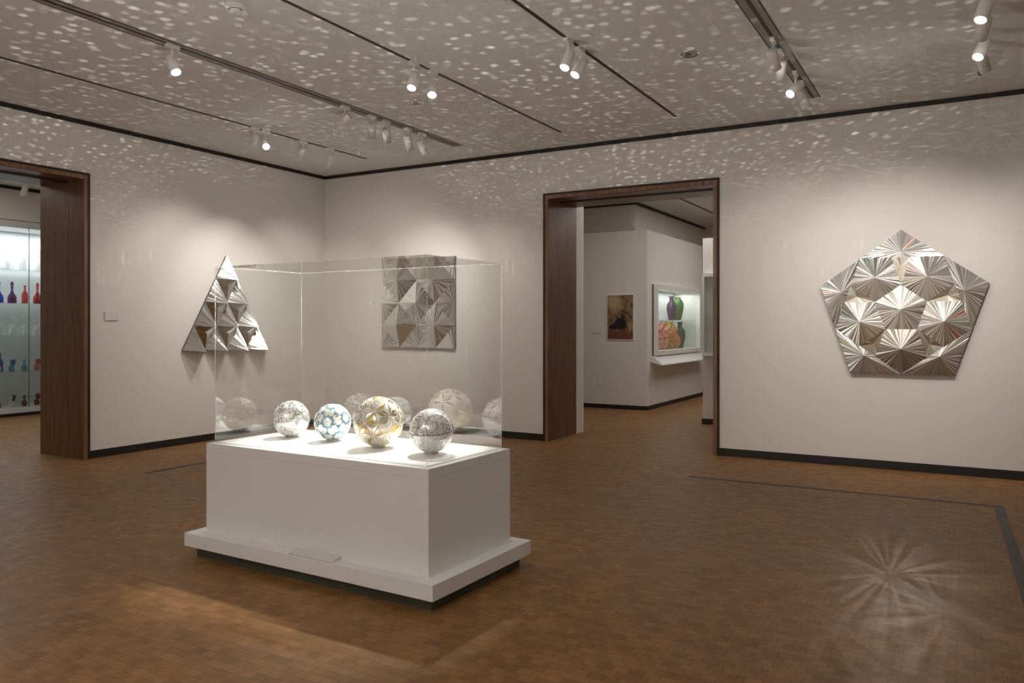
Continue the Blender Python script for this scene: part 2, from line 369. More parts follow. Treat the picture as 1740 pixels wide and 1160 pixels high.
def photo_mat():
    m, nt, out = nmat('photo_print')
    L = nt.links
    b = nt.nodes.new('ShaderNodeBsdfPrincipled'); tc = nt.nodes.new('ShaderNodeTexCoord')
    n = nt.nodes.new('ShaderNodeTexNoise'); n.inputs['Scale'].default_value = 4; n.inputs['Detail'].default_value = 8; n.inputs['Distortion'].default_value = 1.0
    L.new(tc.outputs['Generated'], n.inputs['Vector'])
    cr = nt.nodes.new('ShaderNodeValToRGB')
    cr.color_ramp.elements[0].position = 0.35; cr.color_ramp.elements[0].color = (0.04, 0.018, 0.010, 1)
    cr.color_ramp.elements[1].position = 0.70; cr.color_ramp.elements[1].color = (0.48, 0.30, 0.16, 1)
    L.new(n.outputs['Fac'], cr.inputs[0])
    sp = nt.nodes.new('ShaderNodeSeparateXYZ'); L.new(tc.outputs['Generated'], sp.inputs[0])
    def mth(op, a, c, d=0.0):
        x = nt.nodes.new('ShaderNodeMath'); x.operation = op
        for i, v in enumerate((a, c, d)):
            if isinstance(v, (int, float)): x.inputs[i].default_value = v
            else: L.new(v, x.inputs[i])
        return x.outputs[0]
    def blob(cx, cz, rx, rz, soft=0.5):
        a = mth('MULTIPLY_ADD', sp.outputs['X'], 1/rx, -cx/rx); c = mth('MULTIPLY_ADD', sp.outputs['Z'], 1/rz, -cz/rz)
        s_ = mth('ADD', mth('MULTIPLY', a, a), mth('MULTIPLY', c, c))
        s_ = mth('ADD', s_, mth('MULTIPLY_ADD', n.outputs['Fac'], 1.2, -0.6))
        r_ = nt.nodes.new('ShaderNodeMapRange'); r_.inputs[1].default_value = 1+soft*0.4; r_.inputs[2].default_value = 1-soft*0.4; L.new(s_, r_.inputs[0]); return r_.outputs[0]
    prev = cr.outputs[0]
    for (cx, cz, rx, rz, col, so) in [(0.5, 0.08, 0.7, 0.14, (0.16, 0.06, 0.03), 1.5), (0.25, 0.85, 0.3, 0.15, (0.5, 0.36, 0.22), 2), (0.52, 0.36, 0.22, 0.13, (0.012, 0.011, 0.012), 0.3), (0.33, 0.28, 0.26, 0.06, (0.015, 0.013, 0.013), 0.3), (0.48, 0.52, 0.06, 0.035, (0.30, 0.16, 0.09), 0.3)]:
        t = blob(cx, cz, rx, rz, so)
        mx = nt.nodes.new('ShaderNodeMix'); mx.data_type = 'RGBA'; L.new(t, mx.inputs[0]); L.new(prev, mx.inputs[6]); mx.inputs[7].default_value = (*col, 1); prev = mx.outputs[2]
    L.new(prev, b.inputs['Base Color']); b.inputs['Roughness'].default_value = 0.4; L.new(b.outputs[0], out.inputs[0]); return m
pf = empty('photograph_print', (-5.17, PY, 1.19), 'brown-toned photograph of a dark-clothed seated person in a thin white frame', 'photograph')
boxes('frame', [(-0.25, -0.02, 0, 0.25, 0, 0.79)], [M['white']], pf)
boxes('print', [(-0.235, -0.024, 0.015, 0.235, -0.02, 0.775)], [photo_mat()], pf)
tag(boxes('text_label', [(-5.70, PY-0.01, 1.30, -5.54, PY, 1.40)], [M['label']]), 'small white text label on the partition wall', 'label')
tag(boxes('power_outlet', [(-5.585, PY-0.008, 0.40, -5.51, PY, 0.52)], [M['white']], bevel=0.002), 'white electrical outlet plate on the partition wall', 'outlet')
tag(boxes('text_label', [(XL-0.002, 5.30, 1.50, XL+0.012, 5.46, 1.60)], [M['label']]), 'small white text label beside the doorway', 'label')

sc = empty('glass_showcase', (-2.6, 11.42, 1.0), 'shallow glass-fronted showcase on a low partition wall', 'display case')
boxes('frame', [(-0.72, -0.10, 0, 0.72, 0.0, 0.05), (-0.72, -0.10, 1.15, 0.72, 0.0, 1.20), (-0.72, -0.10, 0.05, -0.69, 0.0, 1.15), (0.69, -0.10, 0.05, 0.72, 0.0, 1.15)], [M['white']], sc)
boxes('glass_pane', [(-0.69, -0.095, 0.05, 0.69, -0.09, 1.15)], [M['glass']], sc)
boxes('glass_shelf', [(-0.68, -0.085, 0.55, 0.68, -0.005, 0.56)], [M['shelfglass']], sc)

# ------------------------------------------------------------------ left room
CX = -13.1
struct(boxes('wall_annex_left', [(-14.0, 0.0, 0, -13.8, 9.2, H), (-13.8, 0.0, 3.12, CX, 9.2, H), (-13.8, 0.0, 0, CX, 4.3, 3.12), (-13.8, 8.6, 0, CX, 9.2, 3.12),
       (-13.8, 9.2, 0, XL-WT, 9.4, H), (-13.8, -0.2, 0, XL-WT, 0.0, H)], [M['wall']]), 'white wall of the neighbouring gallery', 'wall')
struct(boxes('trim_%d' % k, [(CX, 0.0, H-0.05, CX+0.02, 9.2, H)], [M['black']]), 'black reveal strip under ceiling', 'trim'); k += 1
cab = empty('glass_cabinet', (CX, 6.45, 0.0), 'tall built-in lit glass cabinet with glass shelves of coloured bottles', 'display cabinet')
M['cabback'] = pbr('cabinet_back', (0.68, 0.69, 0.70), 0.6, var=0.01)
boxes('body', [(-0.68, -2.1, 0.0, 0.0, 2.1, 0.13), (-0.68, -2.1, 3.0, 0.0, 2.1, 3.11), (-0.68, -2.1, 0.13, -0.66, 2.1, 3.0), (-0.66, -2.14, 0.13, 0, -2.10, 3.0), (-0.66, 2.10, 0.13, 0, 2.14, 3.0)], [M['cabback']], cab)
boxes('plinth_strip', [(0.0, -2.1, 0.0, 0.02, 2.1, 0.05)], [M['black']], cab)
for z in (0.71, 1.28, 1.80, 2.34):
    boxes('glass_shelf', [(-0.62, -2.08, z-0.012, -0.06, 2.08, z)], [M['shelfglass']], cab)
for i in range(6):
    y0 = -2.1+i*0.7
    boxes('glass_door', [(-0.012, y0+0.004, 0.13, -0.004, y0+0.70-0.004, 3.0)], [M['glass']], cab)
for i in range(1, 6):
    y0 = -2.1+i*0.7
    boxes('door_seam', [(-0.014, y0-0.003, 0.13, 0.0, y0+0.003, 3.0)], [M['plinth']], cab)
def tglass(name, col, rough=0.05, lo=0.35, hi=0.95):
    m, nt, out = nmat(name)
    tr = nt.nodes.new('ShaderNodeBsdfTransparent'); tr.inputs[0].default_value = (*[min(1, c*1.8+0.14) for c in col], 1)
    b = nt.nodes.new('ShaderNodeBsdfPrincipled'); b.inputs['Base Color'].default_value = (*col, 1); b.inputs['Roughness'].default_value = rough
    lw = nt.nodes.new('ShaderNodeLayerWeight'); lw.inputs[0].default_value = 0.45
    mr = nt.nodes.new('ShaderNodeMapRange'); mr.inputs[3].default_value = lo; mr.inputs[4].default_value = hi
    mx = nt.nodes.new('ShaderNodeMixShader')
    nt.links.new(lw.outputs['Facing'], mr.inputs[0]); nt.links.new(mr.outputs[0], mx.inputs[0])
    nt.links.new(tr.outputs[0], mx.inputs[1]); nt.links.new(b.outputs[0], mx.inputs[2]); nt.links.new(mx.outputs[0], out.inputs[0]); return m
G = {'clear': tglass('glass_clear', (0.88, 0.92, 0.92), lo=0.25, hi=0.95), 'blue': tglass('glass_blue', (0.03, 0.07, 0.42), lo=0.1, hi=0.85), 'red': tglass('glass_red', (0.60, 0.08, 0.10), lo=0.1, hi=0.85),
     'teal': tglass('glass_aqua', (0.05, 0.35, 0.50), lo=0.1, hi=0.85), 'purple': tglass('glass_purple', (0.16, 0.06, 0.22), lo=0.1, hi=0.85), 'orange': tglass('glass_orange', (0.8, 0.18, 0.03), lo=0.1, hi=0.85), 'ruby': tglass('glass_ruby', (0.22, 0.01, 0.03))}
decanter = [(0.001, 0), (0.065, 0), (0.075, 0.02), (0.07, 0.12), (0.03, 0.19), (0.018, 0.23), (0.018, 0.29), (0.035, 0.30), (0.012, 0.31), (0.03, 0.34), (0.02, 0.38), (0.001, 0.40)]
bottle = [(0.001, 0), (0.05, 0), (0.055, 0.14), (0.05, 0.18), (0.018, 0.24), (0.016, 0.31), (0.026, 0.32), (0.024, 0.335), (0.001, 0.335)]
goblet = [(0.001, 0), (0.04, 0.002), (0.008, 0.015), (0.008, 0.09), (0.035, 0.12), (0.045, 0.17), (0.042, 0.21), (0.038, 0.21), (0.004, 0.12)]
vial = [(0.001, 0), (0.035, 0), (0.05, 0.04), (0.045, 0.09), (0.014, 0.12), (0.014, 0.15), (0.028, 0.17), (0.02, 0.20), (0.001, 0.22)]
kinds = {'decanter': decanter, 'bottle': bottle, 'goblet': goblet, 'vial': vial}
cnames = {'clear': 'clear', 'blue': 'cobalt blue', 'red': 'red', 'teal': 'aqua', 'purple': 'purple', 'orange': 'orange', 'ruby': 'dark ruby'}
cache = {}
def bottle_at(kind, colr, y, z, s, xo=-0.28):
    key = (kind, colr)
    if key not in cache: cache[key] = lathe_data('glass_'+kind, kinds[kind], [G[colr]], 16)
    o = place('glass_'+kind, cache[key], (CX+xo, y, z)); o.scale = (s, s, s)
    lab = {'decanter': cnames[colr]+' glass decanter with a stopper', 'bottle': cnames[colr]+' glass bottle on a glass shelf', 'goblet': cnames[colr]+' stemmed glass goblet on a shelf', 'vial': 'small '+cnames[colr]+' glass flask with a stopper'}[kind]
    tag(o, lab, 'glass' if kind == 'goblet' else 'bottle', 'glassware on the cabinet shelves')
for i, kd in enumerate(['decanter', 'bottle', 'decanter', 'decanter', 'bottle', 'decanter', 'decanter', 'bottle', 'decanter']):
    bottle_at(kd, 'clear', 6.60+i*0.135, 2.34, 0.95, -0.18-0.16*(i % 2))
for i, (kd, cl) in enumerate([('bottle', 'blue'), ('vial', 'purple'), ('decanter', 'blue'), ('vial', 'clear'), ('decanter', 'purple'), ('vial', 'red'), ('bottle', 'red'), ('vial', 'clear'), ('decanter', 'red'), ('vial', 'ruby'), ('bottle', 'red'), ('goblet', 'red')]):
    bottle_at(kd, cl, 6.58+i*0.10, 1.80, 0.88, -0.18-0.18*(i % 2))
for i in range(13):
    bottle_at(('goblet', 'vial', 'decanter')[i % 3], 'clear', 6.58+i*0.10, 1.28, 0.78, -0.2-0.14*(i % 2))
for i, cl in enumerate(['blue', 'blue', 'clear', 'blue', 'teal', 'blue', 'teal', 'clear', 'orange', 'red', 'orange', 'red', 'blue']):
    bottle_at(('vial', 'goblet', 'vial', 'bottle')[i % 4], cl, 6.58+i*0.10, 0.71, 0.84, -0.2-0.14*(i % 2))
for i, cl in enumerate(['clear', 'clear', 'red', 'clear', 'clear', 'ruby', 'ruby', 'clear', 'ruby', 'ruby', 'red', 'ruby', 'clear']):
    bottle_at(('vial', 'goblet')[i % 2], cl, 6.58+i*0.10, 0.13, 0.84, -0.2-0.14*(i % 2))

# ------------------------------------------------------------------ central display case
CC = (-3.255, 3.72, 0.0)
dc = empty('display_case', CC, 'white pedestal display case with a clear acrylic cover', 'display case', rot=(0, 0, math.radians(-1.5)))
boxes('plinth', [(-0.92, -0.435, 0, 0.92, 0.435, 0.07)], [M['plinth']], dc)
boxes('platform', [(-0.97, -0.49, 0.07, 0.97, 0.49, 0.153)], [M['white']], dc, bevel=0.002)
boxes('pedestal', [(-0.875, -0.40, 0.153, 0.875, 0.40, 0.658, 0), (-0.874, -0.399, 0.658, 0.874, 0.399, 0.6595, 1), (-0.875, -0.40, 0.6595, 0.875, 0.40, 0.708, 0),
      (-0.885, -0.41, 0.153, 0.885, 0.41, 0.161, 0)], [M['white'], M['seam']], dc)
boxes('deck', [(-0.828, -0.353, 0.708, 0.828, 0.353, 0.715)], [M['deck']], dc, bevel=0.001)
hx, hy, zb, zt = 0.838, 0.363, 0.709, 1.817
t = 0.003
pan = [(-hx, -hy, zb), (hx, -hy, zb), (hx, hy, zb), (-hx, hy, zb), (-hx, -hy, zt), (hx, -hy, zt), (hx, hy, zt), (-hx, hy, zt)]
cover = obj_from('acrylic_cover', pan, [(4, 5, 6, 7), (0, 1, 5, 4), (1, 2, 6, 5), (2, 3, 7, 6), (3, 0, 4, 7)], [M['acrylic']], parent=dc)
eb = []
for sx in (-1, 1):
    for sy in (-1, 1):
        eb.append((sx*hx-t/2, sy*hy-t/2, zb, sx*hx+t/2, sy*hy+t/2, zt))
for sy in (-1, 1):
    eb.append((-hx, sy*hy-t/2, zt-t, hx, sy*hy+t/2, zt)); eb.append((-hx, sy*hy-t/2, zb, hx, sy*hy+t/2, zb+t))
for sx in (-1, 1):
    eb.append((sx*hx-t/2, -hy, zt-t, sx*hx+t/2, hy, zt)); eb.append((sx*hx-t/2, -hy, zb, sx*hx+t/2, hy, zb+t))
boxes('cover_edge', eb, [M['edge']], dc)

pl = obj_from('label_placard', [(-0.165, -0.035, 0), (0.165, -0.035, 0), (0.165, 0.035, 0), (-0.165, 0.035, 0), (-0.165, -0.035, 0.004), (0.165, -0.035, 0.004), (0.165, 0.035, 0.022), (-0.165, 0.035, 0.022)],
              CF, [M['label2']], loc=(-3.16, 3.272, 0.153))
pl.rotation_euler = (0, 0, math.radians(-1.5))
tag(pl, 'low sloping white text label resting on the platform', 'label')

# balls
def ico(sub, r):
    bm = bmesh.new(); bmesh.ops.create_icosphere(bm, subdivisions=sub, radius=r); return bm
ring_me = lathe_data('support_ring', [(0.034, 0), (0.040, 0), (0.040, 0.010), (0.034, 0.010), (0.034, 0)], [M['metal']], 24)
def finish_ball(bm, mats, loc, r, label):
    me = bpy.data.meshes.new('mirror_ball'); bm.to_mesh(me); bm.free()
    for m in mats: me.materials.append(m)
    off = math.sqrt(r*r-0.040**2)
    o = place('mirror_ball', me, (loc[0], loc[1], 0.715+0.010+off))
    tag(o, label, 'mirrored ball', 'mirror mosaic balls in the display case')
    place('support_ring', ring_me, (0, 0, -off-0.010), o)
    return o
def rotm(rot): return Matrix.Rotation(rot[0], 3, 'X') @ Matrix.Rotation(rot[1], 3, 'Y') @ Matrix.Rotation(rot[2], 3, 'Z')
def faceted(sub, r, thick, classify, loc, mats, label, rot=(0.3, 0.2, 0.1), depth=0.0002):
    bm = ico(sub, r)
    bmesh.ops.rotate(bm, verts=bm.verts, matrix=rotm(rot))
    bm.faces.ensure_lookup_table()
    orig = list(bm.faces)
    cls = [classify(f) for f in orig]
    for f in bm.faces: f.material_index = 0
    bmesh.ops.inset_individual(bm, faces=orig, thickness=thick, depth=depth)
    for f, c in zip(orig, cls): f.material_index = c
    return finish_ball(bm, mats, loc, r, label)
def coarse(sub, r, rot):
    b2 = ico(sub, r); bmesh.ops.rotate(b2, verts=b2.verts, matrix=rotm(rot)); P = [v.co.copy() for v in b2.verts]; b2.free(); return P
M['bmir'] = pbr('ball_mirror', (0.94, 0.94, 0.94), 0.10, 0.9, var=0.02)
M['bmir2'] = pbr('ball_mirror_soft', (0.86, 0.87, 0.86), 0.28, 0.45, var=0.02)
M['bmir3'] = pbr('ball_mirror_grey', (0.62, 0.62, 0.60), 0.2, 0.7, var=0.02)
rt = (0.3, 0.2, 0.1)
mir = [M['grout'], M['bmir'], M['bmir2'], M['teal'], M['gold'], M['navy'], M['bmir3']]
rnd = random.Random(3)
Q1 = coarse(2, 0.118, rt)
def c1(f):
    c = f.calc_center_median(); ds = sorted((c-p).length for p in Q1)
    if ds[1]-ds[0] < 0.007: return 6
    return rnd.choice([1, 2, 2, 1]) if c.z > -0.03 else rnd.choice([1, 2, 0, 2])  # whiter lower half imitates the pedestal reflected in the mirrors
faceted(4, 0.118, 0.0010, c1, (-3.84, 3.77), mir, 'silver mirror mosaic ball with fine white lines', rt)
def c2(f):
    c = f.calc_center_median(); ds = sorted((c-p).length for p in Q1)
    if ds[1]-ds[0] < 0.0115: return 3
    return rnd.choice([1, 2, 2, 0])
faceted(4, 0.116, 0.0009, c2, (-3.49, 3.78), mir, 'pale silver mirror mosaic ball with blue-green hexagon pattern', rt)
def ball3():
    # gold and white bands follow the triangle lattice, mirror triangles inside
    r = 0.150; rot = (0.5, 0.1, 0.4)
    bm = ico(2, r); bmesh.ops.rotate(bm, verts=bm.verts, matrix=rotm(rot))
    bmesh.ops.poke(bm, faces=list(bm.faces))
    for v in bm.verts: v.co = v.co.normalized()*r
    for f in bm.faces: f.material_index = 0
    orig = list(bm.faces)
    bmesh.ops.inset_individual(bm, faces=orig, thickness=0.0028, depth=0.0)
    for f in orig: f.material_index = 4
    r2 = bmesh.ops.inset_individual(bm, faces=orig, thickness=0.0045, depth=0.0)
    for f in r2['faces']: f.material_index = 4
    for f in orig: f.material_index = rnd.choice([1, 1, 2, 2, 4])
    bmesh.ops.subdivide_edges(bm, edges=list(bm.edges), cuts=1, use_grid_fill=True)
    for v in bm.verts: v.co = v.co.normalized()*r
    return finish_ball(bm, mir, (-3.06, 3.71), r, 'large gold and silver mirror mosaic ball with white triangle lines')
ball3()
def ball4():
    r = 0.126
    bm = bmesh.new(); bmesh.ops.create_uvsphere(bm, u_segments=60, v_segments=34, radius=r)
    orig = [f for f in bm.faces]
    cl = []
    for f in orig:
        z = f.calc_center_median().z
        cl.append(rnd.choice([1, 2, 2, 6]) if z > 0.0 else rnd.choice([1, 2, 2, 0]))
        f.material_index = 0
    bmesh.ops.inset_individual(bm, faces=orig, thickness=0.0012, depth=0.0001)
    for f, c in zip(orig, cl): f.material_index = c
    def band(mat4, R, tube=0.0024, n=64, m=6):
        vs = []
        for i in range(n):
            a = 2*math.pi*i/n
            for j in range(m):
                b = 2*math.pi*j/m
                vs.append(bm.verts.new(mat4 @ Vector(((R+tube*math.cos(b))*math.cos(a), (R+tube*math.cos(b))*math.sin(a), tube*math.sin(b)))))
        for i in range(n):
            for j in range(m):
                f = bm.faces.new((vs[i*m+j], vs[((i+1) % n)*m+j], vs[((i+1) % n)*m+(j+1) % m], vs[i*m+(j+1) % m])); f.material_index = 5
    band(Matrix.Rotation(0.10, 4, 'X'), r)
    for az, el, h in ((-2.2, 0.35, 0.55), (-0.6, 0.3, 0.6), (1.0, 0.35, 0.55), (2.6, 0.3, 0.6)):
        d = Vector((math.cos(az)*math.cos(el), math.sin(az)*math.cos(el), math.sin(el)))
        q = d.to_track_quat('Z', 'Y').to_matrix().to_4x4()
        band(Matrix.Translation(d*r*math.cos(h)) @ q, r*math.sin(h), 0.0015, 48)
    return finish_ball(bm, mir, (-2.655, 3.69), r, 'silver mirror mosaic ball crossed by dark blue curved lines')
ball4()

# ------------------------------------------------------------------ mirrored wall reliefs
class RB:
    def __init__(s): s.V = []; s.F = []; s.I = []
    def fan(s, apex, ring, n=14, amp=0.0006, closed=True, pal=None):
        pal = pal or [0, 1, 1, 2, 2, 3]
        N = len(ring)
        a = Vector(apex)
        for i in range(N if closed else N-1):
            p, q = Vector(ring[i]), Vector(ring[(i+1) % N])
            pp = pal[i % len(pal)] if isinstance(pal[0], list) else pal
            nn = max(3, int(n*((q-p).length/0.25)))
            nrm = (p-a).cross(q-a).normalized()
            if nrm.z < 0: nrm = -nrm
            pts = [p]
            for j in range(1, nn):
                tt = (j+random.uniform(-0.25, 0.25))/nn
                pts.append(p.lerp(q, tt)+nrm*random.uniform(-1, 1)*amp)
            pts.append(q)
            for j in range(nn):
                o = len(s.V); s.V += [a, pts[j], pts[j+1]]
                if (pts[j]-a).cross(pts[j+1]-a).z >= 0: s.F.append((o, o+1, o+2))
                else: s.F.append((o, o+2, o+1))
                s.I.append(random.choice(pp))
RM = ['mir1', 'mir2', 'mir3', 'mir4', 'mirdark', 'mirred', 'mirgreen']
def relief(name, rb, boundary, tf, loc, label):
    root = empty(name, loc, label, 'wall sculpture')
    obj_from('mirror_facets', [tf(*v) for v in rb.V], rb.F, [M[x] for x in RM], rb.I, root)
    n = len(boundary)
    V = [tf(x, y, 0.0) for x, y, w in boundary]+[tf(x, y, w-0.002) for x, y, w in boundary]
    F = [(i, (i+1) % n, n+(i+1) % n, n+i) for i in range(n)]
    F.append(tuple(range(n)))
    obj_from('backing', V, F, [M['backing']], None, root)
    return root
def dirv(deg, r): return (r*math.cos(math.radians(deg)), r*math.sin(math.radians(deg)))

# pentagon
rb = RB(); R = 0.79; r = R*0.809/2.618
hC, hS, hM, hK = 0.066, 0.062, 0.05, 0.05
cen = [(*dirv(90+72*k_, r), hC) for k_ in range(5)]
rb.fan((0, 0, 0.080), cen, 18, amp=0.001, pal=[[1, 1, 0], [1, 3], [1, 2], [4, 3, 3], [3, 1]])
bd = []
for k_ in range(5):
    al = 90+36+72*k_
    c = dirv(al, 1.618*r)
    def pv(ang, h): x, y = dirv(ang, r); return (c[0]+x, c[1]+y, h)
    ring = [pv(al, hM), pv(al+72, hS), pv(al+144, hC), pv(al+216, hC), pv(al+288, hS)]
    pals = [[0, 1, 1, 3], [0, 0, 1, 3], [1, 1, 3, 3], [1, 1, 0, 2], [0, 3, 1, 3]]
    if k_ == 2: pals = [[4, 4, 3, 3]]*5  # bottom pentagon toned dark in imitation of the reflected floor
    rb.fan((c[0], c[1], 0.083), ring, 26, amp=0.001, pal=pals)
for k_ in range(5):
    ca = 90+72*k_
    a1, a2 = ca-36, ca+36
    c1_, c2_ = dirv(a1, 1.618*r), dirv(a2, 1.618*r)
    def pw(c, ang, h): x, y = dirv(ang, r); return (c[0]+x, c[1]+y, h)
    A = pw(c1_, a1+72, hS); B_ = pw(c2_, a2-72, hS); M1 = pw(c1_, a1, hM); M2 = pw(c2_, a2, hM); K = (*dirv(ca, R), hK); Vc = (*dirv(ca, r), hC)
    rb.fan(((A[0]+B_[0]+Vc[0])/3, (A[1]+B_[1]+Vc[1])/3, 0.060), [Vc, A, B_], 6, 0.0005, pal=[4, 4, 4, 3])
    poly = [A, M1, K, M2, B_]
    mx = sum(p[0] for p in poly)/5; my = sum(p[1] for p in poly)/5
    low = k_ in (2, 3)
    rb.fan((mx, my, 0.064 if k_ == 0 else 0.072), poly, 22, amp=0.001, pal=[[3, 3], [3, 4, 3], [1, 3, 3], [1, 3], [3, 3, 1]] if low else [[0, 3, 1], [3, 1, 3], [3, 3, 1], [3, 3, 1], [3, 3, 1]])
    bd += [K, M2]
for i in range(0, len(rb.I)):
    u = random.random()
    if u < 0.005: rb.I[i] = 5
    elif u < 0.010: rb.I[i] = 6
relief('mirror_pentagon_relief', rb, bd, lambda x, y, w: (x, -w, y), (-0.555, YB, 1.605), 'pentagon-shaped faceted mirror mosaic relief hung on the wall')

# square : irregular diamond pyramids around raised lattice nodes
rb = RB(); n = 4; s = 1.23/n
rs = random.Random(12)
HN = {}
for i in range(n+1):
    for j in range(n+1):
        edge = i in (0, n) or j in (0, n)
        if (i+j) % 2 == 0: HN[(i, j)] = 0.05 if edge else rs.choice([0.09, 0.12, 0.105])
        else: HN[(i, j)] = 0.04 if edge else rs.choice([0.04, 0.06])
def nd(i, j):
    return (-0.615+i*s, -0.615+j*s, HN[(i, j)])
for i in range(n):
    for j in range(n):
        q = [nd(i, j), nd(i+1, j), nd(i+1, j+1), nd(i, j+1)]
        if (i+j) % 2 == 1: q = q[1:]+q[:1]
        for ap, tri in ((q[0], (q[1], q[3])), (q[2], (q[3], q[1]))):
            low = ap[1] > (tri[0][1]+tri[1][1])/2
            rb.fan(ap, list(tri), 18, amp=0.001, closed=False, pal=rs.choice([[4, 3, 1], [3, 4, 3], [1, 1, 0], [3, 1, 2]]) if low else rs.choice([[0, 0, 1], [0, 1, 2], [1, 2, 0]]))  # down-facing facets toned darker, up-facing brighter, imitating reflected floor and light
bd = [nd(i, 0) for i in range(n)]+[nd(n, j) for j in range(n)]+[nd(n-i, n) for i in range(n)]+[nd(0, n-j) for j in range(n)]
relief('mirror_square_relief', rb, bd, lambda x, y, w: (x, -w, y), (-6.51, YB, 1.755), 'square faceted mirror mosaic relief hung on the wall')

# triangle
rb = RB(); a_ = 1.32/4; h_ = 1.20/4
def tn(row, i):
    return (-0.66+row*a_/2+i*a_, row*h_, 0.03)
for row in range(4):
    for i in range(4-row):
        L_, R_, T_ = tn(row, i), tn(row, i+1), tn(row+1, i)
        ap = ((L_[0]+R_[0])/2+0.05, L_[1]-0.02, 0.195)
        rb.fan(ap, [L_, T_], 18, closed=False, pal=[0, 1, 1, 3])
        rb.fan(ap, [T_, R_], 18, closed=False, pal=[0, 1, 1, 3])
        rb.fan(ap, [R_, L_], 8, closed=False, pal=[4, 3, 3])  # underside facets in darker mirror, standing in for the reflected floor
    for i in range(3-row):
        A, B_, C_ = tn(row+1, i), tn(row+1, i+1), tn(row, i+1)
        rb.fan(((A[0]+B_[0]+C_[0])/3, (A[1]+B_[1]+C_[1])/3, 0.06), [A, B_, C_], 8, 0.0005, pal=[1, 3, 3])
bd = [tn(0, i) for i in range(5)]+[tn(rw, 4-rw) for rw in range(1, 5)]+[tn(rw, 0) for rw in (3, 2, 1)]
relief('mirror_triangle_relief', rb, bd, lambda x, y, w: (w, x, y), (XL, 6.945, 1.14), 'triangular stepped faceted mirror mosaic relief hung on the wall')

# ------------------------------------------------------------------ ceiling fixtures
housing_me = lathe_data('housing', [(0.001, 0.085), (0.034, 0.085), (0.040, 0.078), (0.042, 0.06), (0.042, -0.085), (0.036, -0.085), (0.036, -0.055)], [M['fixture'], M['fixin']], 20, [0, 0, 0, 0, 0, 1])
lens_me = lathe_data('lens', [(0.0355, -0.078), (0.02, -0.081), (0.0005, -0.083)], [M['lens']], 20)
stem_me = lathe_data('stem', [(0.001, 0.0), (0.009, 0.0), (0.009, -0.075), (0.001, -0.075)], [M['fixture']], 10)
adm = None
WC = (1, 0.945, 0.87)
def spotlamp(name, loc, dirn, power, size, blend, col=WC, rad=0.02, parent=None):
    ld = bpy.data.lights.new(name, 'SPOT'); ld.energy = power; ld.spot_size = math.radians(size); ld.spot_blend = blend; ld.color = col; ld.shadow_soft_size = rad
    o = bpy.data.objects.new(name, ld); COL.objects.link(o); o.location = loc
    o.rotation_euler = Vector(dirn).to_track_quat('-Z', 'Y').to_euler()
    if parent: o.parent = parent
    return o
def track_light(x, y, aim, power, size=70, blend=1.0, col=WC, z=H, rad=0.03):
    global adm
    root = empty('track_light', (x, y, z), 'white cylindrical spotlight on the ceiling track', 'track light', 'white spotlights on the ceiling tracks')
    if adm is None:
        ad = boxes('track_adapter', [(-0.016, -0.06, -0.03, 0.016, 0.06, 0.0)], [M['fixture']], root); adm = ad.data
    else: place('track_adapter', adm, (0, 0, 0), root)
    place('stem', stem_me, (0, 0, -0.03), root)
    c = Vector((0, 0, -0.145)); d = (Vector(aim)-(Vector((x, y, z))+c)).normalized()
    rot = d.to_track_quat('-Z', 'Y').to_euler()
    hs = place('housing', housing_me, c+d*0.02, root, rot)
    place('lens', lens_me, (0, 0, 0), hs)
    if power > 0: spotlamp('spot_lamp', c+d*0.125, d, power, size, blend, col, parent=root, rad=rad)
    return root
# slot 1
track_light(-6.87, 6.19, (XL, 6.3, 1.4), 60, 82)
track_light(-6.87, 6.35, (-3.6, 3.75, 0.8), 100, 22)
track_light(-6.87, 6.93, (XL, 7.0, 1.5), 100, 70)
track_light(-6.87, 7.39, (XL+0.1, 8.2, 1.4), 50, 80)
# slot 2
track_light(-5.40, 4.04, (-3.5, 3.7, 0.75), 160, 25)
track_light(-5.40, 6.03, (XL, 5.6, 1.3), 65, 70)
track_light(-5.40, 6.44, (-7.2, YB, 1.5), 90, 72)
track_light(-5.40, 6.68, (-6.5, YB, 1.6), 130, 56)
track_light(-5.40, 7.06, (-5.9, YB, 1.2), 42, 80)
track_light(-5.40, 7.32, (-5.1, YB, 1.0), 28, 80)
# slot 3 / 4 -> case
track_light(-4.0, 5.31, (-3.6, 3.76, 0.75), 900, 23, 1.0, rad=0.05)
track_light(-4.0, 5.58, (-3.0, 3.80, 0.75), 900, 22, 1.0, rad=0.05)
track_light(-2.65, 5.48, (-2.9, 3.88, 0.75), 700, 21, 1.0, rad=0.05)
track_light(-2.65, 5.70, (-3.4, 3.84, 0.75), 650, 21, 1.0, rad=0.05)
# slot 5
track_light(-1.28, 6.25, (-1.1, YB, 1.5), 76, 76)
track_light(-1.28, 6.55, (-2.0, YB, 1.3), 48, 80)
track_light(-1.28, 7.17, (-2.7, 3.9, 0.75), 110, 24)
track_light(-1.28, 7.48, (-0.2, YB, 1.0), 22, 95)
# slot 6
track_light(0.11, 5.95, (-0.9, 4.4, 0.0), 12, 50)
track_light(0.11, 6.30, (-0.5, YB, 1.5), 115, 64)
track_light(0.11, 6.80, (-1.2, 4.6, 0.0), 6, 50)
track_light(0.11, 7.10, (0.9, YB, 1.2), 46, 85)
track_light(-12.4, 6.7, (-13.1, 6.5, 1.5), 10, 90)

